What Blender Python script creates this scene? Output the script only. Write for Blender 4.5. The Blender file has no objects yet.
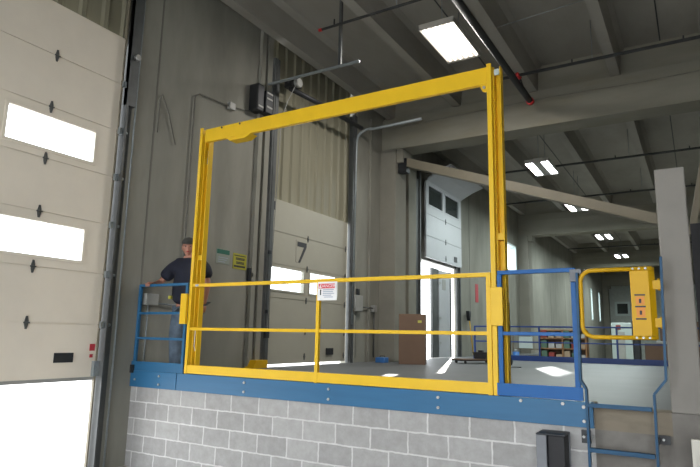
import bpy, bmesh, math, random
from mathutils import Vector, Matrix
random.seed(7)
C = bpy.context.scene.collection
PI = math.pi
H = 1.115            # loading platform level above the lower floor
XW = -0.05          # inner face of the dock wall
S = 1.008
def wy(y): return -5.152 + (y + 5.152) * S
def wz(z): return 1.65 + (z - 1.65) * S

# ------------------------------------------------------------------ materials
def newmat(name):
    m = bpy.data.materials.new(name); m.use_nodes = True
    nt = m.node_tree; b = nt.nodes['Principled BSDF']
    return m, nt, b
def N(nt, t, **k):
    n = nt.nodes.new(t)
    for a, v in k.items():
        if hasattr(n, a): setattr(n, a, v)
        else: n.inputs[a].default_value = v
    return n
def paint(name, col, rough=.45, metal=0, var=.08, scale=6, bump=.02, spec=None, stretch=(1,1,1), dirt=None, dirt_amt=.35, dirt_scale=2.0):
    """painted or bare surface with a little procedural unevenness"""
    m, nt, b = newmat(name)
    tc = N(nt, 'ShaderNodeTexCoord'); mp = N(nt, 'ShaderNodeMapping'); mp.inputs['Scale'].default_value = stretch
    nt.links.new(tc.outputs['Object'], mp.inputs['Vector'])
    nz = N(nt, 'ShaderNodeTexNoise', Scale=scale, Detail=6.0, Roughness=.6); nt.links.new(mp.outputs[0], nz.inputs['Vector'])
    r = N(nt, 'ShaderNodeValToRGB')
    c = Vector(col)
    r.color_ramp.elements[0].position = .3; r.color_ramp.elements[1].position = .7
    r.color_ramp.elements[0].color = (*[max(0, v*(1-var)) for v in c], 1); r.color_ramp.elements[1].color = (*[min(1, v*(1+var)) for v in c], 1)
    nt.links.new(nz.outputs['Fac'], r.inputs['Fac'])
    out = r.outputs['Color']
    if dirt:
        n2 = N(nt, 'ShaderNodeTexNoise', Scale=dirt_scale, Detail=8.0, Roughness=.65); nt.links.new(mp.outputs[0], n2.inputs['Vector'])
        r2 = N(nt, 'ShaderNodeValToRGB'); r2.color_ramp.elements[0].position = .48; r2.color_ramp.elements[1].position = .72
        r2.color_ramp.elements[0].color = (0,0,0,1); r2.color_ramp.elements[1].color = (dirt_amt,)*3 + (1,)
        nt.links.new(n2.outputs['Fac'], r2.inputs['Fac'])
        mx = N(nt, 'ShaderNodeMix', data_type='RGBA'); nt.links.new(r2.outputs['Color'], mx.inputs[0])
        nt.links.new(out, mx.inputs[6]); mx.inputs[7].default_value = (*dirt, 1); out = mx.outputs[2]
    nt.links.new(out, b.inputs['Base Color'])
    b.inputs['Roughness'].default_value = rough; b.inputs['Metallic'].default_value = metal
    if spec is not None: b.inputs['Specular IOR Level'].default_value = spec
    if bump:
        bp = N(nt, 'ShaderNodeBump', Strength=bump*5, Distance=.01); nt.links.new(nz.outputs['Fac'], bp.inputs['Height']); nt.links.new(bp.outputs[0], b.inputs['Normal'])
    return m
def emit(name, col, s):
    m, nt, b = newmat(name)
    b.inputs['Base Color'].default_value = (*col, 1); b.inputs['Emission Color'].default_value = (*col, 1); b.inputs['Emission Strength'].default_value = s
    return m
def block_material():
    m, nt, b = newmat('concrete_block')
    tc = N(nt, 'ShaderNodeTexCoord'); sx = N(nt, 'ShaderNodeSeparateXYZ'); cx = N(nt, 'ShaderNodeCombineXYZ')
    nt.links.new(tc.outputs['Object'], sx.inputs[0]); 
    ax = N(nt, 'ShaderNodeMath', operation='ADD'); nt.links.new(sx.outputs['X'], ax.inputs[0]); nt.links.new(sx.outputs['Y'], ax.inputs[1])
    nt.links.new(ax.outputs[0], cx.inputs['X']); nt.links.new(sx.outputs['Z'], cx.inputs['Y'])
    mp = N(nt, 'ShaderNodeMapping'); mp.inputs['Location'].default_value = (.13, .005, 0); nt.links.new(cx.outputs[0], mp.inputs['Vector'])
    br = N(nt, 'ShaderNodeTexBrick'); br.offset = .5
    br.inputs['Color1'].default_value = (.33,.327,.322,1); br.inputs['Color2'].default_value = (.40,.397,.39,1); br.inputs['Mortar'].default_value = (.58,.575,.57,1)
    br.inputs['Scale'].default_value = 1; br.inputs['Mortar Size'].default_value = .009; br.inputs['Mortar Smooth'].default_value = .3
    br.inputs['Brick Width'].default_value = .4; br.inputs['Row Height'].default_value = .2; br.inputs['Bias'].default_value = -.1
    nz = N(nt, 'ShaderNodeTexNoise', Scale=9.0, Detail=9.0, Roughness=.7); nt.links.new(tc.outputs['Object'], nz.inputs['Vector'])
    nzm = N(nt, 'ShaderNodeTexNoise', Scale=14.0, Detail=4.0); nt.links.new(tc.outputs['Object'], nzm.inputs['Vector'])
    # smeared, uneven mortar: distort lookup slightly
    vm = N(nt, 'ShaderNodeVectorMath', operation='SCALE'); vm.inputs['Scale'].default_value = .02; nt.links.new(nzm.outputs['Color'], vm.inputs[0])
    va = N(nt, 'ShaderNodeVectorMath', operation='ADD'); nt.links.new(mp.outputs[0], va.inputs[0]); nt.links.new(vm.outputs[0], va.inputs[1]); nt.links.new(va.outputs[0], br.inputs['Vector'])
    r = N(nt, 'ShaderNodeValToRGB'); r.color_ramp.elements[0].position = .25; r.color_ramp.elements[1].position = .75
    r.color_ramp.elements[0].color = (.80,.79,.77,1); r.color_ramp.elements[1].color = (1.12,1.12,1.12,1); nt.links.new(nz.outputs['Fac'], r.inputs['Fac'])
    mx = N(nt, 'ShaderNodeMix', data_type='RGBA', blend_type='MULTIPLY'); mx.inputs[0].default_value = 1
    nt.links.new(br.outputs['Color'], mx.inputs[6]); nt.links.new(r.outputs['Color'], mx.inputs[7]); nt.links.new(mx.outputs[2], b.inputs['Base Color'])
    b.inputs['Roughness'].default_value = .9; b.inputs['Specular IOR Level'].default_value = .2
    ad = N(nt, 'ShaderNodeMath', operation='MULTIPLY_ADD'); ad.inputs[1].default_value = -.8; nt.links.new(br.outputs['Fac'], ad.inputs[0]); nt.links.new(nz.outputs['Fac'], ad.inputs[2])
    bp = N(nt, 'ShaderNodeBump', Strength=.5, Distance=.006); nt.links.new(ad.outputs[0], bp.inputs['Height']); nt.links.new(bp.outputs[0], b.inputs['Normal'])
    return m
M = {}
M['wall']   = paint('cast_concrete', (.245,.24,.207), .85, var=.13, scale=1.6, bump=.03, spec=.2, stretch=(1,1.2,.35), dirt=(.17,.16,.137), dirt_amt=.5, dirt_scale=1.3)
M['ceil']   = paint('ceiling_concrete', (.31,.295,.262), .9, var=.10, scale=1.2, bump=.02, spec=.15, stretch=(1,.4,1), dirt=(.23,.215,.185), dirt_amt=.5, dirt_scale=.9)
M['girder'] = paint('girder_concrete', (.235,.225,.185), .85, var=.10, scale=1.5, bump=.02, spec=.2, stretch=(.5,1,2), dirt=(.20,.165,.09), dirt_amt=.3, dirt_scale=2)
M['pil']    = paint('pilaster_concrete', (.215,.205,.172), .85, var=.08, scale=2, bump=.02, spec=.2)
M['column'] = paint('column_concrete', (.235,.222,.20), .85, var=.07, scale=3, bump=.03, spec=.2, dirt=(.22,.205,.18), dirt_amt=.5, dirt_scale=3)
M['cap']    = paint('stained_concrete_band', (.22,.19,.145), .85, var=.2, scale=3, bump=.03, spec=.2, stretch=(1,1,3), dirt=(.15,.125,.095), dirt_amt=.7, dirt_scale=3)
M['block']  = block_material()
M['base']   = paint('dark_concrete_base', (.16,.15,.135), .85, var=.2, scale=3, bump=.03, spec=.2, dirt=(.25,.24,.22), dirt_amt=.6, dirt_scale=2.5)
M['pfloor'] = paint('platform_floor', (.12,.126,.128), .5, var=.10, scale=1.1, bump=0, spec=.22, dirt=(.095,.1,.1), dirt_amt=.6, dirt_scale=.7)
M['gfloor'] = paint('lower_floor', (.40,.37,.34), .6, var=.15, scale=2, bump=.02, spec=.3)
M['yard']   = paint('yard_concrete', (.78,.77,.75), .9, var=.06, scale=1)
M['cream']  = paint('cream_door_skin', (.74,.68,.58), .5, var=.03, scale=3, bump=.01, spec=.3)
M['cream_shaded'] = paint('shaded_cream_door_skin', (.36,.345,.285), .5, var=.03, scale=3, bump=.01, spec=.3)  # cream door skin darkened in colour for the shade it stands in
M['white']  = paint('white_door_skin', (.42,.43,.45), .45, var=.03, scale=3, bump=.01, spec=.3)
M['liner']  = paint('liner_sheet', (.225,.213,.155), .55, var=.12, scale=1.5, bump=.01, spec=.3, stretch=(1,4,.15))
M['yellow'] = paint('yellow_enamel', (.74,.465,.018), .4, var=.04, scale=5, bump=.01, spec=.3)
M['amber']  = paint('shop_yellow_enamel', (.58,.33,.004), .45, var=.06, scale=5, bump=.01, spec=.25)
M['blue']   = paint('blue_enamel', (.028,.125,.25), .42, var=.07, scale=4, bump=.01, spec=.3, stretch=(.3,1,3))
M['royal']  = paint('royal_blue_enamel', (.004,.095,.31), .4, var=.06, scale=4, bump=.01, spec=.25)
M['navy']   = paint('navy_enamel', (.006,.04,.20), .4, var=.05)
M['steelblue'] = paint('ladder_blue', (.018,.07,.14), .5, var=.1, scale=8, spec=.25)
M['galv']   = paint('galvanised_steel', (.26,.29,.30), .5, metal=.4, var=.12, scale=20)
M['track']  = paint('track_steel', (.085,.09,.09), .5, metal=.3, var=.15, scale=6)
M['dark']   = paint('dark_steel', (.025,.027,.03), .5, metal=.3, var=.2)
M['pipe']   = paint('black_pipe', (.03,.032,.032), .75, metal=0, var=.2)
M['red']    = paint('red_paint', (.55,.03,.03), .5)
M['sticker']= paint('red_vinyl', (.42,.03,.045), .5)
M['zinc']   = paint('zinc_bolt', (.36,.36,.35), .4, metal=.4, var=.1)
M['brace']  = paint('tan_steel', (.185,.165,.12), .6, var=.08, scale=2)
M['bumper'] = paint('grey_steel_channel', (.16,.17,.185), .55, metal=.2, var=.12, scale=5)
M['rubber'] = paint('black_rubber', (.018,.018,.02), .7, var=.2)
M['paper']  = paint('white_plastic', (.78,.78,.78), .45, var=.01)
M['signred']= paint('sign_red', (.68,.04,.06), .45, var=.01)
M['ink']    = paint('printing_ink', (.03,.03,.035), .6, var=.01)
M['greyink']= paint('grey_ink', (.34,.38,.47), .6, var=.01)
M['signgreen']=paint('sign_green', (.015,.11,.075), .5, var=.02)
M['signyel']= paint('sign_yellow', (.34,.32,.03), .5, var=.02)
M['palegr'] = paint('sign_pale', (.25,.28,.24), .5, var=.02)
M['orange'] = paint('label_orange', (.62,.22,.01), .5, var=.02)
M['board']  = paint('cardboard', (.15,.092,.06), .8, var=.08, scale=3)
M['wood']   = paint('weathered_wood', (.50,.485,.43), .85, var=.15, scale=6, bump=.05, stretch=(5,1,.5))
M['orwood'] = paint('orange_shelf', (.36,.19,.085), .6, var=.1)
M['tape']   = paint('tape', (.45,.42,.06), .5)
M['skin']   = paint('skin', (.42,.20,.14), .55, var=.05, scale=10)
M['shirt']  = paint('navy_cotton', (.012,.014,.028), .85, var=.2, scale=8, bump=.03)
M['denim']  = paint('denim', (.10,.135,.18), .85, var=.35, scale=9, bump=.03)
M['capcloth']=paint('grey_cap_cloth', (.055,.055,.05), .85, var=.2)
M['shoe']   = paint('brown_boot', (.06,.035,.02), .6)
M['hair']   = paint('dark_hair', (.03,.02,.014), .7)
M['greybox']= paint('grey_box', (.30,.30,.28), .5, var=.05)
M['aluframe']=paint('pale_frame', (.50,.58,.56), .4, var=.03)
M['boxblue']= paint('blue_plastic', (.03,.14,.40), .4)
M['greenp'] = paint('green_carton', (.08,.15,.10), .6)
M['whitep'] = paint('white_carton', (.4,.4,.38), .6)
M['tanp']   = paint('tan_carton', (.38,.28,.18), .7)
M['redp']   = paint('red_carton', (.25,.04,.03), .6)
M['endwall']= paint('pale_end_wall', (.42,.45,.42), .7, var=.1)
M['joint']  = paint('wall_joint', (.15,.145,.125), .9)
M['lamp']   = emit('lamp_tube', (1,.94,.86), 2.2)
M['lampc']  = emit('lamp_tube_cool', (.93,.95,1), 9)
M['reflector']=paint('white_reflector', (.42,.40,.36), .3, var=.02)
def glass_mat(name, tint, transp):
    m = bpy.data.materials.new(name); m.use_nodes = True; nt = m.node_tree; nt.nodes.clear()
    o = N(nt, 'ShaderNodeOutputMaterial'); t = N(nt, 'ShaderNodeBsdfTransparent'); g = N(nt, 'ShaderNodeBsdfGlossy'); mx = N(nt, 'ShaderNodeMixShader')
    t.inputs[0].default_value = (*tint, 1); g.inputs['Roughness'].default_value = .05; mx.inputs[0].default_value = 1 - transp
    nt.links.new(t.outputs[0], mx.inputs[1]); nt.links.new(g.outputs[0], mx.inputs[2]); nt.links.new(mx.outputs[0], o.inputs[0])
    return m
M['glass'] = glass_mat('window_glass', (.95,.98,1), .93)
M['dglass'] = paint('dark_glass', (.02,.026,.026), .12, var=.1)

# ------------------------------------------------------------------ mesh helpers
class MB:
    def __init__(s): s.bm = bmesh.new()
    def box(s, x0, x1, y0, y1, z0, z1, mi=0):
        v = [s.bm.verts.new((x, y, z)) for x in (x0, x1) for y in (y0, y1) for z in (z0, z1)]
        for f in ((0,1,3,2),(4,6,7,5),(0,4,5,1),(2,3,7,6),(0,2,6,4),(1,5,7,3)):
            fc = s.bm.faces.new([v[i] for i in f]); fc.material_index = mi
        return s
    def prism(s, pts, axis, a, b):
        """polygon pts (2D) extruded along axis from a to b. axis x: pts=(y,z); y: (x,z); z: (x,y)"""
        def P(p, t): return {'x': (t, p[0], p[1]), 'y': (p[0], t, p[1]), 'z': (p[0], p[1], t)}[axis]
        A = [s.bm.verts.new(P(p, a)) for p in pts]; B = [s.bm.verts.new(P(p, b)) for p in pts]
        n = len(pts); s.bm.faces.new(A); s.bm.faces.new(B[::-1])
        for i in range(n): s.bm.faces.new((A[i], B[i], B[(i+1) % n], A[(i+1) % n]))
        return s
    def tube(s, pts, r, n=10, rads=None):
        pts = [Vector(p) for p in pts]; rings = []; up = None
        for i, p in enumerate(pts):
            d = ((pts[min(i+1, len(pts)-1)] - p).normalized() + (p - pts[max(i-1, 0)]).normalized()).normalized()
            if up is None:
                up = Vector((0,0,1)) if abs(d.z) < .9 else Vector((1,0,0))
            a = d.cross(up).normalized(); b = a.cross(d).normalized(); up = b
            rr = rads[i] if rads else r
            rings.append([s.bm.verts.new(p + (a*math.cos(2*PI*k/n) + b*math.sin(2*PI*k/n))*rr) for k in range(n)])
        for A, B in zip(rings, rings[1:]):
            for k in range(n): s.bm.faces.new((A[k], A[(k+1) % n], B[(k+1) % n], B[k])).smooth = True
        s.bm.faces.new(rings[0][::-1]); s.bm.faces.new(rings[-1])
        return s
    def beam(s, p, q, w, h, up=(0,0,1)):
        """rectangular bar from p to q, w sideways, h along up"""
        p = Vector(p); q = Vector(q); d = (q-p).normalized(); a = d.cross(Vector(up)).normalized(); b = a.cross(d).normalized()
        v = []
        for c in (p, q):
            for i, j in ((-1,-1),(1,-1),(1,1),(-1,1)): v.append(s.bm.verts.new(c + a*w/2*i + b*h/2*j))
        for f in ((0,1,2,3),(7,6,5,4),(0,4,5,1),(1,5,6,2),(2,6,7,3),(3,7,4,0)): s.bm.faces.new([v[i] for i in f])
        return s
    def cyl(s, p, q, r, n=12): return s.tube([p, q], r, n)
    def ball(s, c, r, sc=(1,1,1), seg=12):
        m = Matrix.Translation(c) @ Matrix.Diagonal((*[r*k for k in sc], 1))
        res = bmesh.ops.create_uvsphere(s.bm, u_segments=seg, v_segments=max(6, seg*2//3), radius=1, matrix=m)
        for v in res['verts']:
            for f in v.link_faces: f.smooth = True
        return s
    def build(s, name, mat, parent=None, bevel=0, origin=None):
        bmesh.ops.recalc_face_normals(s.bm, faces=s.bm.faces)
        me = bpy.data.meshes.new(name); 
        if origin is not None: bmesh.ops.translate(s.bm, verts=s.bm.verts, vec=-Vector(origin))
        s.bm.to_mesh(me); s.bm.free()
        for m in (mat if isinstance(mat, (list, tuple)) else [mat]): me.materials.append(M[m])
        o = bpy.data.objects.new(name, me); C.objects.link(o)
        if origin is not None: o.location = origin
        if parent is not None: o.parent = parent
        if bevel:
            b = o.modifiers.new('bevel', 'BEVEL'); b.width = bevel; b.segments = 2; b.limit_method = 'ANGLE'
        return o
def tag(o, label=None, cat=None, group=None, kind=None):
    if label: o['label'] = label
    if cat: o['category'] = cat
    if group: o['group'] = group
    if kind: o['kind'] = kind
    return o
def thing(name, label, cat, group=None, loc=(0,0,0), kind=None):
    o = bpy.data.objects.new(name, None); C.objects.link(o); o.location = loc; o.empty_display_size = .1
    return tag(o, label, cat, group, kind)
def struct(name, mb, mat, parent=None, label=None, cat=None, bevel=0):
    o = mb.build(name, mat, parent, bevel)
    if parent is None: tag(o, label, cat, kind='structure')
    return o
def text(name, body, size, mat, mtx, parent, thick=.001, sx=1):
    cu = bpy.data.curves.new(name, 'FONT'); cu.body = body; cu.size = size; cu.align_x = 'CENTER'; cu.align_y = 'CENTER'; cu.extrude = thick
    tmp = bpy.data.objects.new(name, cu); C.objects.link(tmp)
    dg = bpy.context.evaluated_depsgraph_get(); dg.update()
    me = bpy.data.meshes.new_from_object(tmp.evaluated_get(dg)); me.name = name
    me.transform(mtx @ Matrix.Diagonal((sx, 1, 1, 1)))
    bpy.data.objects.remove(tmp); bpy.data.curves.remove(cu)
    me.materials.clear(); me.materials.append(M[mat])
    o = bpy.data.objects.new(name, me); C.objects.link(o); o.parent = parent
    return o
def mtx_front(c):   # text reading along +X, facing -Y
    return Matrix.Translation(c) @ Matrix.Rotation(PI/2, 4, 'X')
def mtx_wall(c):    # text reading along +Y, facing +X
    return Matrix.Translation(c) @ Matrix.Rotation(PI/2, 4, 'Z') @ Matrix.Rotation(PI/2, 4, 'X')

# ------------------------------------------------------------------ camera
f = 578.8
yaw, pitch, roll = .54056467, .17614249, .02047482
cy, sy = math.cos(yaw), math.sin(yaw)
fw = Vector((-sy*math.cos(pitch), cy*math.cos(pitch), math.sin(pitch)))
r = Vector((cy, sy, 0)); u = r.cross(fw)
r2 = r*math.cos(roll) + u*math.sin(roll); u2 = r2.cross(fw)
cam = bpy.data.cameras.new('camera'); co = bpy.data.objects.new('camera', cam); C.objects.link(co)
mm = Matrix.Identity(4)
for i in range(3): mm[i][0] = r2[i]; mm[i][1] = u2[i]; mm[i][2] = -fw[i]
mm[0][3], mm[1][3], mm[2][3] = 6.275, -5.152, 1.65
co.matrix_world = mm
cam.sensor_width = 36; cam.lens = f/700*36; cam.clip_end = 400
bpy.context.scene.camera = co

# ------------------------------------------------------------------ setting: floors
BACK = -8.0; RIGHT = 13.0; END = 45.6; FARP = 10.7
mb = MB(); mb.box(XW-.3, RIGHT, BACK, END, -.2, 0)
struct('floor', mb, 'gfloor', label='brown grey lower concrete floor', cat='floor')
mb = MB(); mb.box(-60, XW-.3, -40, 90, -.3, -.1); mb.box(XW-.3, RIGHT+10, -60, BACK, -.3, -.02)
struct('floor_outside', mb, 'yard', label='bright concrete yard outside the dock doors', cat='ground')
mb = MB(); mb.box(XW, 12.9, .2, FARP, 1.0, H); mb.box(XW, .85, FARP, 20, 1.0, H)
struct('floor_platform', mb, 'pfloor', label='smooth grey raised platform floor', cat='floor')
mb = MB(); mb.box(XW, 5.5, .0, .2, 0, 1.12)
struct('wall_platform', mb, 'block', label='grey concrete block wall below the blue edge beam', cat='wall')
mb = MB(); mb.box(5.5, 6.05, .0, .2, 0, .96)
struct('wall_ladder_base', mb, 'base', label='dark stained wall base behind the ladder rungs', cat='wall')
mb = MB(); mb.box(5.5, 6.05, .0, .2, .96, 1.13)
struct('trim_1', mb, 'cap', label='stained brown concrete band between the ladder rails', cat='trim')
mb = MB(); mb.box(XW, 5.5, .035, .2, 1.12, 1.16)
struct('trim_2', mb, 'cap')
mb = MB(); mb.box(XW, 12.9, FARP-.2, FARP, 0, 1.0); mb.box(.65, .85, FARP, 20, 0, 1.0)
struct('wall_platform_back', mb, 'block')

# dock wall at X = XW with its openings
WT = -.3
mb = MB()
def wl(y0, y1, z0, z1): mb.box(WT, XW, wy(y0), wy(y1), z0, z1)
DA0, DA1 = -4.3, -.42
wl(-5.9*1.0, DA0, -.1, 7.6)
mb.box(WT, XW, BACK, wy(-5.9), -.1, 7.6)
wl(DA1, 2.42, -.1, 7.6)
wl(2.42, 5.42, -.1, H-.03)
wl(5.42, 9.0, -.1, 7.6)
wl(9.0, 11.62, -.1, H-.03)
wl(9.0, 11.62, wz(3.95), 7.6)
mb.box(-.12, XW, wy(11.62), wy(12.9), -.1, 7.6); wl(12.9, 16.3, -.1, 7.6)
wl(16.3, 18.6, -.1, wz(4.3)); wl(16.3, 18.6, wz(5.45), 7.6)
wl(18.6, 37.6, -.1, 7.6)
for a, b in ((37.6, 38.2), (41.2, 41.8)):
    wl(a, b, -.1, 3.1); wl(a, b, 5.3, 7.6)
wl(38.2, 41.2, -.1, 7.6); wl(41.8, END, -.1, 7.6)
struct('wall_left', mb, 'wall', label='grey cast concrete dock wall', cat='wall')
# vertical casting joints and ribs on the wall
k = 0
mb = MB()
for y in (-.02, 2.28, 12.9, 15.4, 20.9, 24.9, 28.6): mb.box(XW-.001, XW+.006, wy(y)-.012, wy(y)+.012, H if y > 0 else 0, 7.5)
struct('trim_3', mb, 'joint')
# liner strips beside door 2 (stepped jambs)
mb = MB()
mb.box(XW, XW+.07, wy(2.1), wy(2.2), H, 7.0); mb.box(XW, XW+.05, wy(2.3), wy(2.42), H, 7.0)
mb.box(XW, XW+.06, wy(5.45), wy(5.52), H, 6.9); mb.box(XW, XW+.05, wy(6.1), wy(6.17), H, 6.7)
struct('trim_4', mb, 'wall')
# other walls
mb = MB(); mb.box(RIGHT, RIGHT+.3, BACK, END, -.1, 7.6); struct('wall_right', mb, 'wall')
mb = MB(); mb.box(WT, RIGHT+.3, END, END+.3, -.1, 7.6); struct('wall_end', mb, 'endwall')
mb = MB(); mb.box(WT, .8, BACK-.3, BACK, -.1, 7.6); mb.box(9.3, RIGHT+.3, BACK-.3, BACK, -.1, 7.6); mb.box(.8, 9.3, BACK-.3, BACK, 4.4, 7.6)  # unseen back wall, its opening placed and sized to light the near scene
struct('wall_back', mb, 'wall')
# white cased openings in the far end wall
def end_opening(x0, x1, z0, z1, n):
    w = thing('window_%d' % n, 'small pale framed window in the far end wall', 'window', kind='structure')
    m = MB(); t = .16
    m.box(x0-t, x1+t, END-.12, END-.005, z1, z1+t).box(x0-t, x1+t, END-.12, END-.005, z0-t, z0).box(x0-t, x0, END-.12, END-.005, z0, z1).box(x1, x1+t, END-.12, END-.005, z0, z1)
    m.build('window_frame', 'aluframe', w)
    m = MB(); m.box(x0, x1, END-.06, END-.01, z0, z1); m.build('pane', 'dglass', w)
end_opening(.78, 1.55, 3.85, 4.65, 5)

# ------------------------------------------------------------------ ceiling: double tees
mb = MB()
mb.box(WT, RIGHT+.3, BACK-.3, END+.3, 7.5, 7.7)
stems = [.145 + 1.68*i for i in range(8)]
stems = [.14, 1.84, 3.56, 5.19, 6.86, 8.55, 10.2, 11.9]
girders = [7.1, 19.55, 32.0, 44.4]
edges = [BACK] + girders + [END]
for a, b in zip(edges, edges[1:]):
    for s in stems:
        y0 = a + (.16 if a != BACK else 0); y1 = b - .16
        pts = [(s-.09, 6.92), (s+.09, 6.92), (s+.12, 7.4), (s+.2, 7.5), (s-.2, 7.5), (s-.12, 7.4)]
        mb.prism(pts, 'y', y0, y1)
struct('ceiling', mb, 'ceil', label='grey concrete ceiling slab with long ribs', cat='ceiling')
mb = MB()
for x in (2.7, 6.02, 9.4): mb.box(x-.012, x+.012, BACK, END, 7.49, 7.5)
struct('trim_5', mb, 'dark')
for i, gy in enumerate(girders):
    m = MB(); zb = 6.09 if i == 0 else 5.98
    pts = [(gy-.3, zb), (gy+.3, zb), (gy+.3, 6.6), (gy+.26, 6.9), (gy+.15, 6.9), (gy+.15, 7.5), (gy-.15, 7.5), (gy-.15, 6.9), (gy-.26, 6.9), (gy-.3, 6.6)]
    m.prism(pts, 'x', XW, RIGHT)
    struct('trim_%d' % (6+i), m, 'girder', label=['nearest tan concrete girder across the ceiling', 'second concrete girder across the ceiling', 'third concrete girder across the ceiling', 'farthest concrete girder across the ceiling'][i], cat='girder', bevel=.012)
    m = MB()
    m.box(XW, .36, gy-.36, gy+.22, H if i == 0 else 0, zb)
    m.box(.36, .52, gy-.3, gy+.22, 5.75, zb)
    struct('trim_%d' % (10+i), m, 'pil', label=['nearest concrete wall pilaster holding the ceiling girder', 'second concrete wall pilaster holding the ceiling girder', 'third concrete wall pilaster holding the ceiling girder', 'farthest concrete wall pilaster holding the ceiling girder'][i], cat='pilaster', bevel=.01)

# concrete column stub at the ladder
mb = MB(); mb.box(6.05, 6.262, -.02, .35, 1.13, 3.03)
struct('trim_14', mb, 'column', label='square grey concrete column beside the blue ladder', cat='column', bevel=.012)
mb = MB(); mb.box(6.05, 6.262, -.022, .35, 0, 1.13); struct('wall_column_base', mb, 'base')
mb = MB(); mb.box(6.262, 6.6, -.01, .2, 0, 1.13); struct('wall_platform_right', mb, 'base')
mb = MB(); mb.box(6.27, 9, .9, 1.0, H, 2.73); struct('wall_partition', mb, 'rubber', label='dark low partition right of the concrete column', cat='wall')

# ------------------------------------------------------------------ dock doors
def hinge(y, z, x, parent, s=1):
    m = MB()
    m.prism([(y-.028*s, z-.03*s), (y-.012*s, z-.1*s), (y+.012*s, z-.1*s), (y+.028*s, z-.03*s), (y+.028*s, z+.03*s), (y+.012*s, z+.1*s), (y-.012*s, z+.1*s), (y-.028*s, z+.03*s)], 'x', x, x+.012)
    m.cyl((x+.012, y-.045*s, z), (x+.012, y+.045*s, z), .012*s)
    return m.build('hinge', 'track', parent)
def door_section(y0, y1, z0, z1, x, wins, mat, parent, glass='glass'):
    """one horizontal section with real window holes"""
    m = MB(); t = .05; g = .006
    m.box(x-t+.004, x-.012, y0, y1, z1-.015, z1+.012)
    z0 += g; z1 -= g
    if not wins:
        m.box(x-t, x, y0, y1, z0, z1)
    else:
        wz0, wz1 = wins[0][2], wins[0][3]
        m.box(x-t, x, y0, y1, z0, wz0).box(x-t, x, y0, y1, wz1, z1)
        cur = y0
        for (a, b, _, _) in wins: m.box(x-t, x, cur, a, wz0, wz1); cur = b
        m.box(x-t, x, cur, y1, wz0, wz1)
    o = m.build('door_panel', mat, parent)
    for (a, b, c, d) in wins:
        w = MB(); k = .035; e = .012
        w.box(x-t-e, x+e, a, b, c, c+k).box(x-t-e, x+e, a, b, d-k, d).box(x-t-e, x+e, a, a+k, c+k, d-k).box(x-t-e, x+e, b-k, b, c+k, d-k)
        w.build('window_frame', mat if glass == 'glass' else 'white', o)
        w = MB(); w.box(x-.03, x-.022, a+k, b-k, c+k, d-k); w.build('pane', glass, o)
    return o
def corrugated(y0, y1, z0, z1, x, name, pitch=.3):
    m = MB(); y = y0; pts = []
    while y < y1 - .01:
        e = min(y + pitch, y1); w = e - y
        pts += [(x, y), (x, y+w*.62), (x+.035, y+w*.72), (x+.035, y+w*.90)]; y = e
    pts.append((x, y1)); pts += [(x-.03, y1), (x-.03, y0)]
    return m.prism(pts, 'z', z0, z1)
# door 1: the partly raised door at the left
d1 = thing('door_1', 'large cream sectional dock door, partly raised over bright daylight', 'door', kind='structure')
zs = [1.10, 1.73, 2.345, 2.97, 3.59, 4.21, 4.85, 5.49]; ya, yb = wy(-4.2), wy(-.575); xd = XW-.02
for i in range(7):
    z0, z1 = wz(zs[i]), wz(zs[i+1]); wins = []
    if i == 2: wins = [(wy(-3.97), wy(-2.9), wz(2.44), wz(2.89)), (wy(-1.99), wy(-.87), wz(2.44), wz(2.89))]
    if i == 4: wins = [(wy(-3.97), wy(-2.9), wz(3.67), wz(4.12)), (wy(-1.99), wy(-.85), wz(3.67), wz(4.12))]
    s_ = door_section(ya, yb, z0, z1, xd, wins, 'cream', d1)
    if i: 
        for y in (-3.5, -2.45, -1.48): hinge(wy(y), z0, xd, d1, .72)
        m = MB(); m.box(xd, xd+.06, yb-.01, yb+.07, z0-.04, z0+.04); m.cyl((xd+.03, yb+.02, z0), (xd+.03, yb+.13, z0), .02); m.build('roller', 'galv', d1)
m = MB(); m.box(xd, xd+.012, wy(-1.12), wy(-.88), wz(1.29), wz(1.40)); m.build('handle', 'dark', d1, bevel=.004)
m = MB(); m.box(xd-.05, xd+.004, ya, yb, wz(1.075), wz(1.115)); m.build('bottom_seal', 'greybox', d1)
m = MB(); m.box(xd, xd+.05, yb-.05, yb+.02, wz(1.12), wz(1.30)); m.build('bottom_bracket', 'galv', d1)
m = MB(); m.box(xd, xd+.006, yb-.1, yb-.03, wz(1.42), wz(1.50)).box(xd, xd+.006, yb-.09, yb-.05, wz(1.34), wz(1.38)); m.build('sticker', 'sticker', d1)
m = MB(); m.box(XW-.06, XW+.08, wy(-.54), wy(-.515), 0, 7.3).box(XW+.0, XW+.07, wy(-.54), wy(-.40), 4.6, 7.3).box(XW-.08, XW+.01, wy(-.52), wy(-.41), 0, 7.3); m.build('track', 'track', d1)
m = MB(); m.box(XW-.04, XW+.0, wy(-.585), wy(-.565), 0, 7.2); m.build('weather_strip', 'brace', d1)
m = MB(); m.tube([(XW+.05, wy(-.38), 0), (XW+.05, wy(-.38), 6.2), (XW+.06, wy(-.35), 6.6), (XW+.3, wy(-.3), 6.9)], .012, 8); m.build('lift_cable', 'galv', d1)
m = MB(); m.cyl((XW+.08, wy(-.46), wz(5.25)), (XW+.13, wy(-.46), wz(5.25)), .04); m.build('bolt', 'zinc', d1)
corr = corrugated(wy(-4.28), wy(-.5), wz(5.49), 7.5, XW-.12, 'x', .32)
struct('wall_left_liner', corr, 'liner', label='ribbed tan metal sheet above the cream dock door', cat='wall')
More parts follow.
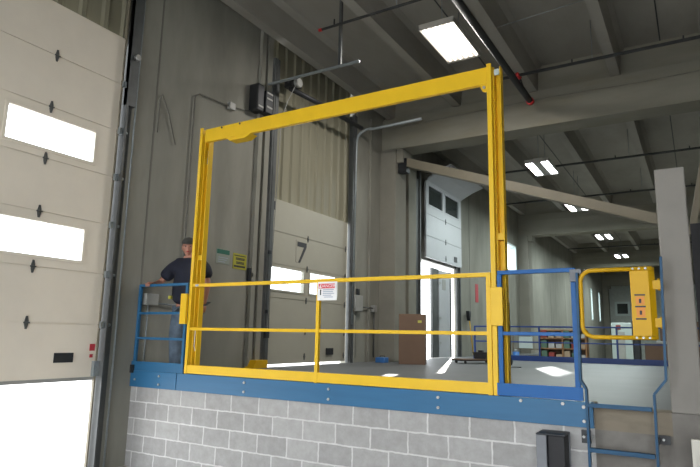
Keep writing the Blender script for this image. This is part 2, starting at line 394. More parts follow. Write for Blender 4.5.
# door 2: the closed door with number 7
d2 = thing('door_2', 'closed cream dock door marked with a black 7', 'door', kind='structure')
zs = [1.15, 1.72, 2.29, 2.88, 3.46, 4.03]; ya, yb = wy(2.60), wy(5.22)
for i in range(5):
    z0, z1 = wz(zs[i]), wz(zs[i+1]); wins = []
    if i == 2: wins = [(wy(2.66), wy(3.71), wz(2.40), wz(2.86)), (wy(3.85), wy(4.90), wz(2.40), wz(2.86))]
    door_section(ya, yb, z0, z1, xd, wins, 'cream_shaded', d2)
    for y in (2.66, 3.78, 5.16): hinge(wy(y), z0 if i else z0+.12, xd, d2, .6)
m = MB(); m.box(xd, xd+.03, wy(4.5), wy(4.74), wz(1.29), wz(1.42)); m.build('handle', 'dark', d2, bevel=.004)
m = MB(); m.box(xd, xd+.02, wy(2.66), wy(2.74), wz(3.83), wz(3.98)); m.build('latch', 'dark', d2)
m = MB(); m.prism([(wy(3.45), wz(3.37)), (wy(3.74), wz(3.37)), (wy(3.74), wz(3.29)), (wy(3.55), wz(2.98)), (wy(3.49), wz(2.98)), (wy(3.66), wz(3.28)), (wy(3.45), wz(3.28))], 'x', xd, xd+.004)
m.build('number_seven', 'ink', d2)
m = MB(); m.tube([(xd+.006, wy(3.40), wz(3.40)), (xd+.006, wy(3.41), wz(2.98)), (xd+.006, wy(3.46), wz(2.97))], .002, 6); m.build('pull_cord', 'ink', d2)
m = MB(); m.box(XW-.06, XW+.10, wy(2.48), wy(2.51), H, 6.6).box(XW+.04, XW+.09, wy(2.44), wy(2.58), H, 6.6); m.build('track', 'track', d2)
m = MB(); m.box(XW-.06, XW+.10, wy(5.30), wy(5.33), H, 6.5).box(XW+.04, XW+.09, wy(5.25), wy(5.38), H, 6.5); m.build('track', 'track', d2)
m = MB(); m.box(XW+.09, XW+.13, wy(2.45), wy(2.55), wz(1.6), wz(1.72)).box(XW+.09, XW+.12, wy(2.47), wy(2.53), wz(2.0), wz(2.06)).box(XW+.09, XW+.12, wy(2.47), wy(2.53), wz(3.0), wz(3.06)); m.build('track_bracket', 'dark', d2)
corr = corrugated(wy(2.52), wy(5.36), wz(4.04), 7.5, XW-.12, 'x', .28)
struct('wall_left_liner_far', corr, 'liner', label='ribbed olive metal sheet above the dock door marked 7', cat='wall')
# door 3: raised door at the rear bay
d3 = thing('door_3', 'raised white dock door with two dark panes over a bright opening', 'door', kind='structure')
zs = [3.78, 4.38, 4.98, 5.85]; ya, yb = wy(9.02), wy(11.72); xe = XW+.16
for i in range(3):
    z0, z1 = wz(zs[i]), wz(zs[i+1]); wins = []
    if i == 2: wins = [(wy(9.14), wy(10.22), wz(5.22), wz(5.82)), (wy(10.36), wy(11.52), wz(5.22), wz(5.82))]
    door_section(ya, yb, z0, z1, xe, wins, 'white', d3, 'dglass')
    for y in (10.42,): hinge(wy(y), z0 + (.12 if i == 0 else 0), xe, d3, .8)
m = MB()
pr = [(xe, wz(5.86)), (xe+.06, wz(5.98)), (xe+.35, wz(6.13)), (xe+.72, wz(6.26)), (xe+.72, wz(6.21)), (xe+.37, wz(6.08)), (xe+.1, wz(5.94)), (xe-.05, wz(5.86))]
m.prism(pr, 'y', ya, yb); m.build('door_panel', 'white', d3)
m = MB(); m.box(xe, xe+.02, wy(11.1), wy(11.3), wz(3.9), wz(4.05)); m.build('handle', 'dark', d3)
for y in (8.80, 11.80):
    m = MB(); m.box(XW, XW+.09, wy(y)-.03, wy(y)+.03, H, 6.2).box(XW, XW+.05, wy(y)-.22, wy(y)+.06, H, 5.9); m.build('track', 'track', d3)
m = MB(); m.box(WT-.02, XW, wy(9.0), wy(11.62), wz(3.74), wz(3.95)); m.build('header', 'greybox', d3)
m = MB(); m.box(XW, XW+.14, wy(7.96), wy(8.42), H, 5.95); struct('trim_15', m, 'pil', bevel=.01)
# what stands in the opening of door 3: an open grey swing door
t = thing('swing_door', 'pale grey swing door standing open inside the bright rear dock opening', 'door', loc=(0,0,0))
m = MB(); m.box(-.13, -.08, wy(10.36), wy(11.2), H, 3.6); m.build('door_leaf', 'white', t)
m = MB(); m.box(-.16, -.09, wy(9.88), wy(10.34), H, 3.62); m.build('door_edge', 'track', t)
m = MB(); m.box(-.13, -.07, wy(11.21), wy(11.3), H, 3.62); m.build('door_edge', 'track', t)
for z in (1.5, 2.2, 3.2):
    m = MB(); m.box(-.08, -.06, wy(10.30), wy(10.48), z, z+.05); m.build('hinge', 'zinc', t)
m = MB(); m.box(-.08, -.07, wy(10.6), wy(10.85), 3.05, 3.35); m.build('sign_plate', 'greybox', t)
m = MB(); m.box(-3.2, WT, wy(9.1), wy(11.7), .9, H-.02); struct('floor_dock', m, 'yard')

# high windows
def wall_window(n, y0, y1, z0, z1, label, mull=0):
    w = thing('window_%d' % n, label, 'window', kind='structure'); t = .07
    m = MB(); x0, x1 = WT, XW+.03
    m.box(x0, x1, y0, y1, z0, z0+t).box(x0, x1, y0, y1, z1-t, z1).box(x0, x1, y0, y0+t, z0+t, z1-t).box(x0, x1, y1-t, y1, z0+t, z1-t)
    for k in range(mull): yy = y0+(y1-y0)*(k+1)/(mull+1); m.box(x0+.08, x1-.04, yy-.03, yy+.03, z0+t, z1-t)
    m.build('window_frame', 'aluframe', w)
    m = MB(); m.box(-.2, -.19, y0+t, y1-t, z0+t, z1-t); m.build('pane', 'glass', w)
wall_window(1, wy(16.3), wy(18.6), wz(4.3), wz(5.45), 'bright window high in the wall behind the right yellow post')
wall_window(2, wy(37.6), wy(38.2), 3.1, 5.3, 'left slim window of the far wall pair')
wall_window(3, wy(41.2), wy(41.8), 3.1, 5.3, 'right slim window of the far wall pair')

# ------------------------------------------------------------------ yellow safety gate
g = thing('safety_gate', 'tall yellow steel portal frame with railed gate on the blue edge beam', 'gate', loc=(2.82, 0, 1.17))
def gp(mb, name, mat='yellow', bevel=.004, parent=None):
    o = mb.build(name, mat, parent or g, bevel)
    if parent is None: o.location = -Vector(g.location)
    return o
def post(x0, top, name='post'):
    m = MB(); w = .045
    # narrow guide strip in front, channel behind it with its hollow side forward
    m.box(x0, x0+w, -.022, .0, 1.17, top+.02)
    m.box(x0, x0+w, -.0, .035, 1.17, top+.0)
    m.box(x0+.01, x0+w+.010, .035, .115, H, top)
    m.box(x0+w+.010, x0+w+.075, .105, .115, H, top)
    m.box(x0+w+.065, x0+w+.075, .035, .105, H, top)
    m.box(x0-.02, x0+w+.10, .035, .16, H, H+.012)
    o = gp(m, name)
    s_ = MB(); s_.box(x0+w+.010, x0+w+.065, .037, .105, 2.55, 2.61); s_.build('stiffener', 'yellow', o)
    c = MB(); c.box(x0+w+.010, x0+w+.065, .04, .105, top-.06, top-.05); c.box(x0+w+.015, x0+w+.06, .030, .04, top-.09, top-.03); c.build('cap_plate', 'aluframe', o)
    return o
post(.90, 4.25); pr_ = post(4.69, 4.25)
m = MB(); m.box(.975, 4.69, -.005, .008, 4.075, 4.245).box(.975, 4.69, .008, .045, 4.235, 4.245).box(.975, 4.69, .008, .045, 4.075, 4.085)
gp(m, 'header_beam', bevel=.003)
for x, z in ((1.26, 4.225), (1.56, 4.225)):
    m = MB(); m.cyl((x, -.012, z), (x, -.004, z), .014); gp(m, 'bolt', 'dark', 0)
m = MB(); m.prism([(1.33, 4.075), (1.40, 4.03), (1.65, 4.03), (1.74, 4.075)], 'y', .0, .13); gp(m, 'mounting_tab', bevel=.003)
m = MB(); m.prism([(4.69, 4.075), (4.69, 3.99), (4.645, 4.0), (4.61, 4.075)], 'y', -.0, .01); o = gp(m, 'gusset', bevel=.002)
m = MB(); m.cyl((4.66, -.012, 4.04), (4.66, .0, 4.04), .014); gp(m, 'bolt', 'zinc', 0)
# lower railed gate
m = MB(); m.box(.948, 4.645, -.02, .02, 2.21, 2.25); gp(m, 'top_rail')
m = MB(); m.box(.948, 4.645, -.015, .015, 1.685, 1.72); gp(m, 'mid_rail')
m = MB(); m.box(.948, 4.645, -.022, .018, 1.175, 1.275); gp(m, 'toe_board')
m = MB(); m.box(2.795, 2.835, -.026, .016, 1.165, 2.25); gp(m, 'centre_stile')
m = MB(); m.box(4.642, 4.686, -.026, .016, 1.165, 2.25); gp(m, 'stile')
m = MB(); m.box(.80, .90, -.06, -.024, 1.76, 2.13); gp(m, 'side_bracket')
m = MB(); m.box(4.69, 4.80, -.06, -.024, 1.77, 2.11); gp(m, 'side_bracket')
m = MB(); m.box(1.0, 1.05, -.023, -.02, 2.218, 2.242); gp(m, 'end_label', 'greyink', 0)
m = MB(); m.cyl((.985, .07, 3.98), (.985, .07, 3.88), .01).cyl((.985, .07, 3.88), (.985, .07, 3.80), .016); gp(m, 'pulley_block', 'zinc', 0)
m = MB(); m.tube([(.99, .03, 1.72), (.995, .03, 1.66), (.99, .03, 1.5), (1.01, .03, 1.44)], .005, 6); gp(m, 'cord', 'paper', 0)
# danger sign
t = thing('danger_sign', 'white danger sign with red header hung from yellow gate top rail', 'sign', loc=(2.95, -.03, 2.12))
def tp(mb, name, mat, bevel=0):
    o = mb.build(name, mat, t, bevel); o.location = -Vector(t.location); return o
m = MB(); m.box(2.815, 3.055, -.034, -.028, 2.02, 2.215); tp(m, 'sign_plate', 'paper')
m = MB(); m.box(2.83, 3.03, -.036, -.034, 2.145, 2.195); tp(m, 'header_band', 'signred')
o = text('sign_text', 'DANGER', .048, 'paper', mtx_front((2.945, -.0375, 2.169)), t, .0005); o.location = -Vector(t.location)
m = MB(); m.prism([(2.836, 2.15), (2.866, 2.15), (2.851, 2.19)], 'y', -.0375, -.036); tp(m, 'warning_mark', 'paper')
m = MB(); m.box(2.848, 2.862, -.036, -.034, 2.075, 2.12); m.ball((2.855, -.035, 2.126), .009, (1,.1,1), 8); tp(m, 'pictogram', 'ink')
m = MB()
for i, (a, b) in enumerate(((2.885,3.02),(2.885,3.01),(2.885,3.025),(2.885,2.99),(2.90,3.01))): m.box(a, b, -.036, -.034, 2.126-i*.019, 2.134-i*.019)
tp(m, 'small_print', 'greyink')

# ------------------------------------------------------------------ blue edge beams, guard rails
def edge_beam(x0, x1, label, bolts):
    t = thing('edge_beam', label, 'beam', 'blue edge beams capping the block wall', loc=(x0, 0, .97))
    m = MB(); m.box(0, x1-x0, -.035, -.022, 0, .2).box(0, x1-x0, -.022, .035, .19, .2).box(0, x1-x0, -.022, 0, 0, .01)
    m.build('channel', 'blue', t, .003)
    for x, z in bolts:
        b = MB(); b.cyl((x-x0, -.036, z-.97), (x-x0, -.05, z-.97), .014, 6); b.build('bolt', 'zinc', t)
edge_beam(-.04, .79, 'short left blue steel edge beam under the three-bar blue railing', [(.5, 1.12), (.5, 1.02), (.06, 1.06)])
edge_beam(.80, 5.50, 'long blue steel edge beam below the yellow gate', [(1.87, 1.12), (1.87, 1.02), (2.99, 1.12), (2.99, 1.02), (4.18, 1.12), (4.18, 1.03), (4.93, 1.145), (5.27, 1.145), (5.43, 1.13), (5.43, 1.02)])
def rail(name, label, x0, x1, y, zt, rails, toe, mat, posts, r=.021, group=None):
    t = thing(name, label, 'railing', group, loc=(x0, y, 0)); b = MB
    for px in posts:
        m = MB(); m.box(px-x0-r, px-x0+r, -r, r, toe[0], zt); m.build('post', mat, t, .004)
    m = MB(); m.box(0, x1-x0, -r, r, zt-.0, zt+2*r*.9); m.build('top_rail', mat, t, .004)
    for z in rails:
        m = MB(); m.box(0, x1-x0, -r*.8, r*.8, z-r*.8, z+r*.8); m.build('mid_rail', mat, t, .003)
    m = MB(); m.box(0-r, x1-x0+r, -r*1.4, -r*.9, toe[0], toe[1]); m.build('toe_board', mat, t, .002)
    return t
tl = rail('guard_rail', 'three-bar blue guard rail at the left wall, person gripping it', -.03, .865, 0, 2.235, (1.895, 1.575), (1.17, 1.285), 'blue', (-.012, .85), .019)
m = MB(); m.box(.0, .05, -.06, -.03, 1.14, 1.24); m.build('corner_clamp', 'dark', tl)
tr = rail('guard_rail', 'royal blue guard rail between yellow gate and ladder', 4.745, 5.41, 0, 2.225, (1.705,), (1.175, 1.28), 'royal', (4.762, 5.39), .02)
m = MB(); m.box(.63, .72, -.07, .02, 2.14, 2.24); m.build('mounting_plate', 'bumper', tr)
rail('guard_rail', 'dark blue guard rail along the far platform edge', .9, 6.3, 10.6, 1.98, (1.60,), (H, 1.25), 'navy', (.92, 2.66, 4.52, 6.2), .022)

# ------------------------------------------------------------------ ladder with swing gate
t = thing('access_ladder', 'slim blue steel ladder fixed to the platform edge beside the column', 'ladder', loc=(5.7, -.15, 0))
def lp(mb, name, mat='steelblue', bevel=0, parent=None):
    o = mb.build(name, mat, t, bevel); o.location = -Vector(t.location); return o
def stile(pts):
    m = MB()
    for a, b in zip(pts, pts[1:]): m.beam((a[0], -.15, a[1]), (b[0], -.15, b[1]), .022, .06 if False else .022, up=(0,1,0))
    return m
for pts in ([(5.475, 0), (5.475, 1.28), (5.435, 1.345), (5.448, 2.2)], [(5.935, 0), (5.95, 1.27), (6.035, 1.38), (6.06, 2.3)]):
    m = MB()
    for a, b in zip(pts, pts[1:]):
        m.beam((a[0], -.15, a[1]), (b[0], -.15, b[1]), .018, .05, up=(0,1,0))
    lp(m, 'stile')
for z in (.16, .49, .825, 1.16): 
    m = MB(); m.box(5.48, 5.93, -.17, -.13, z-.016, z+.016); lp(m, 'rung', bevel=.003)
m = MB(); m.box(5.40, 5.47, -.02, -.0, .85, .95).box(5.45, 5.47, -.15, -.0, .87, .93); lp(m, 'wall_bracket', 'dark')
m = MB(); m.box(5.95, 6.03, -.035, -.021, .90, .965).box(5.945, 5.96, -.15, -.035, .91, .95); lp(m, 'wall_bracket', 'dark')
m = MB(); m.cyl((5.985, -.036, .935), (5.985, -.05, .935), .01, 6); lp(m, 'bolt', 'zinc')
m = MB(); m.cyl((5.42, -.022, .9), (5.42, -.04, .9), .012, 6); lp(m, 'bolt', 'zinc')
m = MB(); m.box(5.435, 5.447, -.15, -.0, 2.1, 2.2); lp(m, 'top_bracket', 'bumper')
t = thing('ladder_gate', 'yellow swing gate with warning plate closing the top of the ladder', 'gate', loc=(6.0, -.15, 1.95))
m = MB(); R_ = .09; x0, x1, z0, z1 = 5.47, 5.995, 1.685, 2.215; pts = [(x1, -.15, z1)]
for k in range(9):
    a = PI/2 + k*PI/16; pts.append((x0+R_+R_*math.cos(a), -.15, z1-R_+R_*math.sin(a)))
for k in range(9):
    a = PI + k*PI/16; pts.append((x0+R_+R_*math.cos(a), -.15, z0+R_+R_*math.sin(a)))
pts.append((x1, -.15, z0)); m.tube(pts, .017, 12); lp(m, 'loop_bar', 'amber')
m = MB(); m.box(5.835, 5.965, -.155, -.145, z0-.01, z1+.01); m.prism([(5.965, -.155), (6.005, -.11), (6.005, -.10), (5.965, -.145)], 'z', z0-.01, z1+.01); lp(m, 'plate', 'amber')
for z in (1.80, 2.09):
    m = MB(); m.box(5.99, 6.045, -.13, -.10, z-.035, z+.035); m.cyl((6.035, -.118, z-.045), (6.035, -.118, z+.045), .012); lp(m, 'hinge', 'amber')
for z0_, z1_ in ((1.935, 2.0), (1.84, 1.915)):
    m = MB(); m.box(5.868, 5.928, -.158, -.1555, z0_, z1_); lp(m, 'warning_label', 'orange')
    m = MB(); zc = (z0_+z1_)/2; m.ball((5.898, -.159, zc+.006), .009, (1,.2,1), 8).box(5.890, 5.906, -.160, -.158, zc-.018, zc+.004); lp(m, 'pictogram', 'ink')
for z in (2.012, 1.922, 1.828):
    m = MB(); m.box(5.860, 5.935, -.158, -.1555, z-.006, z+.006); lp(m, 'printed_line', 'ink')
for z in (z0, z1):
    for x in (5.86, 5.905, 5.95):
        m = MB(); m.cyl((x, -.165, z), (x, -.175, z), .009, 8); lp(m, 'bolt', 'zinc')

# ------------------------------------------------------------------ dock bumper channel and white boards
t = thing('dock_bumper', 'dark grey upright steel dock bumper against the block wall', 'bumper', loc=(5.18, -.1, 0))
m = MB(); m.box(-.09, -.08, -.12, .1, 0, .91).box(-.09, -.01, -.13, -.12, 0, .91).box(-.09, .13, .085, .098, 0, .925); m.build('channel', 'bumper', t, .003)
m = MB(); m.prism([(-.09, -.13), (.13, -.1), (.13, .085), (-.09, .085)], 'z', .91, .922); m.build('top_plate', 'dark', t, .002)
m = MB(); m.box(-.01, .12, -.09, .085, 0, .905); m.build('rubber_pad', 'rubber', t, .006)
m = MB()
for i in range(3): m.box(6.17+i*.062, 6.225+i*.062, -.36, -.32, 0, 1.0-.01*i)
m.box(6.17, 6.36, -.32, -.30, .85, .93)
tag(m.build('wooden_board', 'wood', None, .004), 'weathered white wooden boards standing at lower right before the column', 'board')

# ------------------------------------------------------------------ ceiling lights, pipes, conduit
def ceiling_light(x, y, mat, label, near):
    zl = 6.72 if near else 6.28
    t = thing('ceiling_light', label, 'light', 'fluorescent ceiling lights in one row', loc=(x, y, zl)); w, l = .31, .68
    m = MB(); m.box(-w, w, -l, l, .05, .075).box(-w, -w+.015, -l, l, -.02, .05).box(w-.015, w, -l, l, -.02, .05).box(-w, w, -l, -l+.015, -.02, .05).box(-w, w, l-.015, l, -.02, .05)
    m.box(-.12, .12, -l*.8, l*.8, .075, .14)
    m.build('housing', 'reflector', t)
    if not near: m = MB(); m.box(-.10, .10, -l+.02, l-.02, -.018, .05); m.build('spine', 'greybox', t)
    for k in range(6):
        tx = (-.265, -.205, -.145, .145, .205, .265)[k] if not near else -.25+.1*k
        m = MB(); m.cyl((tx, -l+.05, .012), (tx, l-.05, .012), .024, 8); m.build('lamp_tube', mat, t)
    for sy_ in (-1, 1):
        m = MB(); m.box(-w+.02, w-.02, sy_*(l-.03)-.015, sy_*(l-.03)+.015, -.01, .04); m.build('lamp_holder', 'reflector', t)
        m = MB(); m.cyl((0, sy_*.4, .14), (0, sy_*.4, 7.5-zl), .006, 6); m.build('hanger', 'galv', t)
ceiling_light(2.915, 3.72, 'lamp', 'large nearest ceiling light above the yellow header beam', True)
for x, y, l in ((2.9, 10.6, 'second ceiling light, just beyond the nearest girder'), (2.9, 15.9, 'ceiling light cut by the long tan brace'), (2.9, 22.6, 'upper of two small lights above the ladder gate'), (2.9, 29.4, 'lower of two small lights above the ladder gate'), (2.9, 36.6, 'ceiling light added at the row end to brighten the far bay')):
    ceiling_light(x, y, 'lampc', l, False)  # the last fixture is an added one that brightens the far bay
def pipe(name, pts, r, label, mat='pipe', cat='pipe', group=None, caps=(), cap_mat='red', n=10):
    m = MB(); m.tube(pts, r, n); o = m.build(name, mat)
    tag(o, label, cat, group)
    for a, b in caps:
        m = MB(); m.cyl(a, b, r*1.25, n); c = m.build('end_cap', cap_mat, o); 
    return o
pipe('sprinkler_main', [(3.52, BACK, 6.5), (3.62, 6.35, 6.5)], .062, 'thick dark sprinkler main running to the nearest girder', caps=[((3.62, 6.33, 6.5), (3.62, 6.42, 6.5))])
pipe('sprinkler_branch', [(3.60, 5.55, 6.72), (3.60, 6.0, 6.5)], .035, 'short dark riser joining the sprinkler main below the red clamp', caps=[((3.58, 5.5, 6.74), (3.62, 5.6, 6.68))])
for i, (y, z, xa, lab) in enumerate(((5.55, 6.72, 2.0, 'nearest dark sprinkler branch before the girder'), (12.0, 6.7, .3, 'second dark sprinkler branch, first beyond the girder'), (16.2, 6.7, .3, 'third dark sprinkler branch beyond the girder'), (23.4, 6.7, .3, 'fourth sprinkler branch beyond the second girder'), (28.5, 6.7, .3, 'farthest sprinkler branch beyond the second girder'))):
    o = pipe('sprinkler_pipe', [(xa, y, z), (RIGHT-.2, y-.08, z)], .03, lab, group='sprinkler branches under the ceiling')
    for x in (4.6, 6.4):
        m = MB(); m.cyl((x, y-.02, z), (x, y-.02, z+.09), .014, 8); m.build('sprinkler_head', 'dark', o)
    for x in (4.95,):
        m = MB(); m.cyl((x, y-.02, z), (x, y-.02, 7.5), .006, 6); m.build('hanger', 'galv', o)
m = MB(); 
pipe('sprinkler_pipe', [(1.17, 2.24, 6.7), (3.45, 2.22, 6.7)], .022, 'short dark sprinkler pipe with red capped end, upper left', group='sprinkler branches under the ceiling', caps=[((1.15, 2.24, 6.7), (1.21, 2.24, 6.7))])
m = MB(); m.cyl((1.45, 2.24, 6.7), (1.45, 2.24, 6.82), .012, 8); m.build('sprinkler_head', 'dark', bpy.data.objects['sprinkler_pipe.005'])
m = MB(); m.cyl((2.6, 2.23, 6.7), (2.6, 2.23, 7.5), .008, 8); m.build('hanger', 'galv', bpy.data.objects['sprinkler_pipe.005'])
pipe('guy_wire', [(3.66, 4.0, 6.95), (5.1, 3.9, 6.98)], .006, 'thin pale wire stretched between two ceiling ribs', 'galv', 'wire')
pipe('girder_cable', [(.4, 6.78, 6.63), (2.2, 6.78, 6.66), (3.9, 6.785, 6.69), (5.6, 6.78, 6.64), (9, 6.78, 6.70)], .009, 'thin pale cable along the face of the nearest girder', 'pil', 'cable', n=6)
# strut and drum of the door operator
t = thing('door_operator', 'galvanised strut with white drum over the closed dock door', 'machine', loc=(XW, 2.6, 6.1))
m = MB(); m.box(.1, 1.95, -.30, -.26, -.115, -.08); m.build('strut', 'galv', t)
m = MB(); m.box(1.55, 1.60, -.29, -.25, -.1, 1.38); m.build('hanger', 'track', t)
m = MB(); m.cyl((.5, .0, -.05), (.58, .0, -.05), .08, 16); m.build('drum', 'greybox', t)
m = MB(); m.cyl((.35, .02, -.02), (.5, .0, -.02), .07, 14); m.build('sprocket', 'dark', t)
m = MB(); m.tube([(.35, .05, -.1), (.35, .9, -.05), (.35, 2.6, .0)], .05, 10); m.build('torsion_shaft', 'dark', t)
m = MB(); m.tube([(.52, -.04, -.1), (.4, -.1, -.4), (.30, -.13, -.75), (.22, -.16, -4.4)], .007, 8); m.build('chain', 'greybox', t)
m = MB(); m.box(.0, .25, .3, .5, .1, .25); m.build('bearing_plate', 'dark', t)
t = thing('motor_unit', 'black door motor box on the wall at upper left', 'machine', loc=(XW, wy(2.05), 5.65))
m = MB(); m.box(0, .2, -.17, .0, -.26, .22); m.build('motor_housing', 'dark', t, .02)
m = MB(); m.box(0, .22, .03, .22, -.24, .15); m.build('gear_housing', 'dark', t, .01)
for z in (-.15, .0, .1):
    m = MB(); m.box(.22, .225, .05, .2, z, z+.03); m.build('data_plate', 'greybox', t)
m = MB(); m.box(.2, .21, -.15, -.02, -.2, -.17); m.build('trim_strip', 'greybox', t)
def conduit(name, pts, r, label, mat='track', g=None): return pipe(name, pts, r, label, mat, 'conduit', g, n=8)
x = XW+.03
o = conduit('conduit', [(x, wy(.66), 2.0), (x, wy(.66), wz(5.15)), (x, wy(.74), wz(5.22)), (x, wy(1.44), wz(5.27)), (x, wy(1.9), wz(5.36))], .012, 'thin grey conduit bending to the black door motor', 'joint')
m = MB(); m.box(XW, XW+.07, wy(1.38), wy(1.5), wz(5.22), wz(5.33)); m.build('junction_box', 'greybox', o)
conduit('conduit', [(x, wy(.02), 4.4), (x, wy(.02), wz(4.85)), (x, wy(.06), wz(4.95)), (x, wy(.2), wz(4.7)), (x, wy(.35), wz(4.3))], .008, 'thin cable looped on the wall left of the yellow post', 'joint')
conduit('conduit', [(x+.05, wy(5.30), 1.9), (x+.05, wy(5.36), wz(5.85)), (x+.06, wy(5.40), wz(6.0)), (x+.1, wy(5.48), wz(6.12)), (x+.2, wy(5.55), wz(6.2)), (x+.4, 5.68, 6.24), (x+1.5, 5.72, 6.28)], .034, 'curved galvanised conduit right of the closed dock door', 'galv')
# wall boxes and signs
t = thing('electrical_box', 'small grey electrical box on wall behind the left blue railing', 'box', loc=(XW, wy(.12), 2.08))
m = MB(); m.box(0, .09, -.10, .10, -.07, .08); m.build('box_body', 'greybox', t, .006)
m = MB(); m.tube([(.03, -.02, -.07), (.03, -.02, -.9)], .012, 8); m.build('conduit', 'galv', t)
m = MB(); m.tube([(.03, .10, -.04), (.03, .9, -.06)], .012, 8); m.build('conduit', 'galv', t)
t = thing('wall_switch', 'narrow black switch on wall right of the yellow sign', 'switch', loc=(XW, wy(2.12), wz(2.62)))
m = MB(); m.box(0, .06, -.07, .07, -.12, .1); m.build('switch_body', 'dark', t, .01)
m = MB(); m.box(.06, .07, -.02, .02, -.04, .03); m.build('button', 'greybox', t)
t = thing('wall_sign', 'green and white safety sign on wall right of the left yellow post', 'sign', loc=(XW, wy(1.48), wz(2.83)))
m = MB(); m.box(0, .008, -.15, .15, -.11, .115); m.build('sign_plate', 'palegr', t)
m = MB(); m.box(.008, .010, -.14, .14, .04, .11); m.build('header_band', 'signgreen', t)
m = MB()
for i in range(3): m.box(.008, .010, -.11, .11-.03*i, -.02-i*.033, -.012-i*.033)
m.build('small_print', 'greyink', t)
t = thing('wall_sign', 'yellow notice with black lines on wall beside the black switch', 'sign', loc=(XW, wy(1.87), wz(2.80)))
m = MB(); m.box(0, .008, -.16, .16, -.125, .125); m.build('sign_plate', 'signyel', t)
m = MB()
for z, a, b in ((.09, -.14, .13), (.05, -.10, .11), (.03, -.10, .11), (-.015, -.09, .10), (-.035, -.09, .10), (-.075, -.14, .13), (-.09, -.14, .13)): m.box(.008, .010, a, b, z-.007, z+.007)
m.build('small_print', 'ink', t)
t = thing('control_box', 'grey dock control box on wall right of the closed dock door', 'box', loc=(XW, wy(5.55), wz(2.30)))
m = MB(); m.box(0, .12, -.16, .16, -.12, .22); m.build('box_body', 'greybox', t, .008)
m = MB(); m.box(.02, .1, -.05, .05, .22, .36); m.build('switch_top', 'dark', t, .008)
m = MB(); m.tube([(.05, .16, -.02), (.05, .75, -.02)], .014, 8); m.build('conduit', 'track', t)
m = MB(); m.box(0, .09, .72, .86, -.10, .05); m.build('junction_box', 'greybox', t, .006)
m = MB(); m.tube([(.05, -.04, -.12), (.05, -.04, -1.1)], .014, 8); m.build('conduit', 'track', t)
m = MB(); m.tube([(.05, .79, -.10), (.05, .79, -1.1)], .014, 8); m.build('conduit', 'track', t)
m = MB(); m.box(XW, XW+.01, wy(13.42), wy(13.70), wz(2.85), wz(3.45))
tag(m.build('red_strip', 'sticker'), 'upright red strip on the rear wall behind the gate', 'sign')
t = thing('wheel_chock', 'yellow block at the foot of the closed dock door frame', 'block', loc=(.07, wy(2.2), H))
m = MB(); m.prism([(-.12, 0), (.24, 0), (.24, .13), (-.04, .13)], 'x', -.09, .09); m.build('wedge', 'amber', t, .004)

# tan braces in the girder plane
t = thing('steel_brace', 'long tan steel brace sloping from pilaster down behind the column', 'beam', loc=(0.5, 6.95, 5.9))
def bar(name, p, q, w, h, mat):
    m = MB(); m.beam(p, q, w, h, up=(0,0,1)); o = m.build(name, mat, t, .006); o.location = -Vector(t.location); return o
bar('brace_beam', (.55, 6.96, 5.78), (6.15, 6.96, 3.80), .14, .19, 'brace')
bar('lower_flange', (.60, 6.93, 5.65), (6.15, 6.93, 3.685), .22, .02, 'brace')
m = MB(); m.box(.37, .58, 6.86, 7.06, 5.52, 5.86); o = m.build('end_bracket', 'dark', t); o.location = -Vector(t.location)
t = thing('steel_brace', 'short tan steel brace rising right of the column top', 'beam', loc=(6.4, 6.95, 3.6))
bar('brace_beam', (6.28, 6.96, 3.60), (6.80, 6.96, 6.09), .10, .12, 'brace')

# ------------------------------------------------------------------ things on the platform
t = thing('cardboard_box', 'tall brown cardboard box standing near the bright dock opening', 'box', loc=(1.13, 6.1, H)); t.rotation_euler.z = .35
m = MB(); m.box(-.29, .25, -.24, .24, 0, 1.02); m.build('carton', 'board', t, .004)
m = MB(); m.box(.10, .18, -.243, -.24, .84, .89).box(-.29, .25, -.03, .03, 1.02, 1.022); m.build('tape', 'tape', t)
t = thing('platform_cart', 'low dark flat cart with small wheels on the platform floor', 'cart', loc=(1.87, 7.85, H)); t.rotation_euler.z = .98
m = MB(); m.box(-.52, .52, -.22, .22, .07, .095); m.build('deck', 'board', t, .004)
m = MB(); m.box(-.54, .54, -.24, .24, .055, .07); m.build('rim', 'dark', t)
for a in (-.42, .42):
    for b in (-.17, .17):
        m = MB(); m.cyl((a, b-.015, .028), (a, b+.015, .028), .027, 12); m.build('wheel', 'rubber', t)
t = thing('plastic_tub', 'black tub resting on the flat cart', 'tub', loc=(1.95, 8.0, H+.097))
m = MB(); m.prism([(-.13, 0), (.13, 0), (.16, .13), (-.16, .13)], 'y', -.12, .12); m.build('tub_body', 'dark', t, .01)
m = MB(); m.box(-.17, .17, -.13, .13, .13, .145).box(-.06, .04, -.06, .06, .145, .19); m.build('lid', 'rubber', t, .01)
t = thing('broom', 'yellow handled broom leaning on the rear wall', 'broom', loc=(XW+.12, wy(12.4), H))
m = MB(); m.tube([(.14, -.02, .05), (.02, .0, 1.15)], .016, 8); m.build('handle', 'amber', t)
m = MB(); m.prism([(-.03, 1.1), (.03, 1.1), (.08, 1.22), (.11, 1.40), (-.11, 1.40), (-.08, 1.22)], 'x', -.05, .05); m.build('broom_head', 'dark', t, .01)
t = thing('hand_truck', 'black upright hand truck partly behind the right yellow post', 'hand truck', loc=(2.97, 6.6, H)); t.rotation_euler.z = .5
m = MB()
m.tube([(-.0, -.13, .1), (0, -.13, 1.25), (-.04, -.08, 1.38), (-.04, .08, 1.38), (0, .13, 1.25), (0, .13, .1)], .018, 8); m.build('frame', 'dark', t)
for z in (.35, .7, 1.05):
    m = MB(); m.box(-.01, .01, -.13, .13, z, z+.04); m.build('crossbar', 'dark', t)
m = MB(); m.box(-.0, .2, -.16, .16, .0, .015); m.build('toe_plate', 'dark', t)
for b in (-.17, .17):
    m = MB(); m.cyl((-.08, b-.025, .11), (-.08, b+.025, .11), .11, 16); m.build('wheel', 'rubber', t)
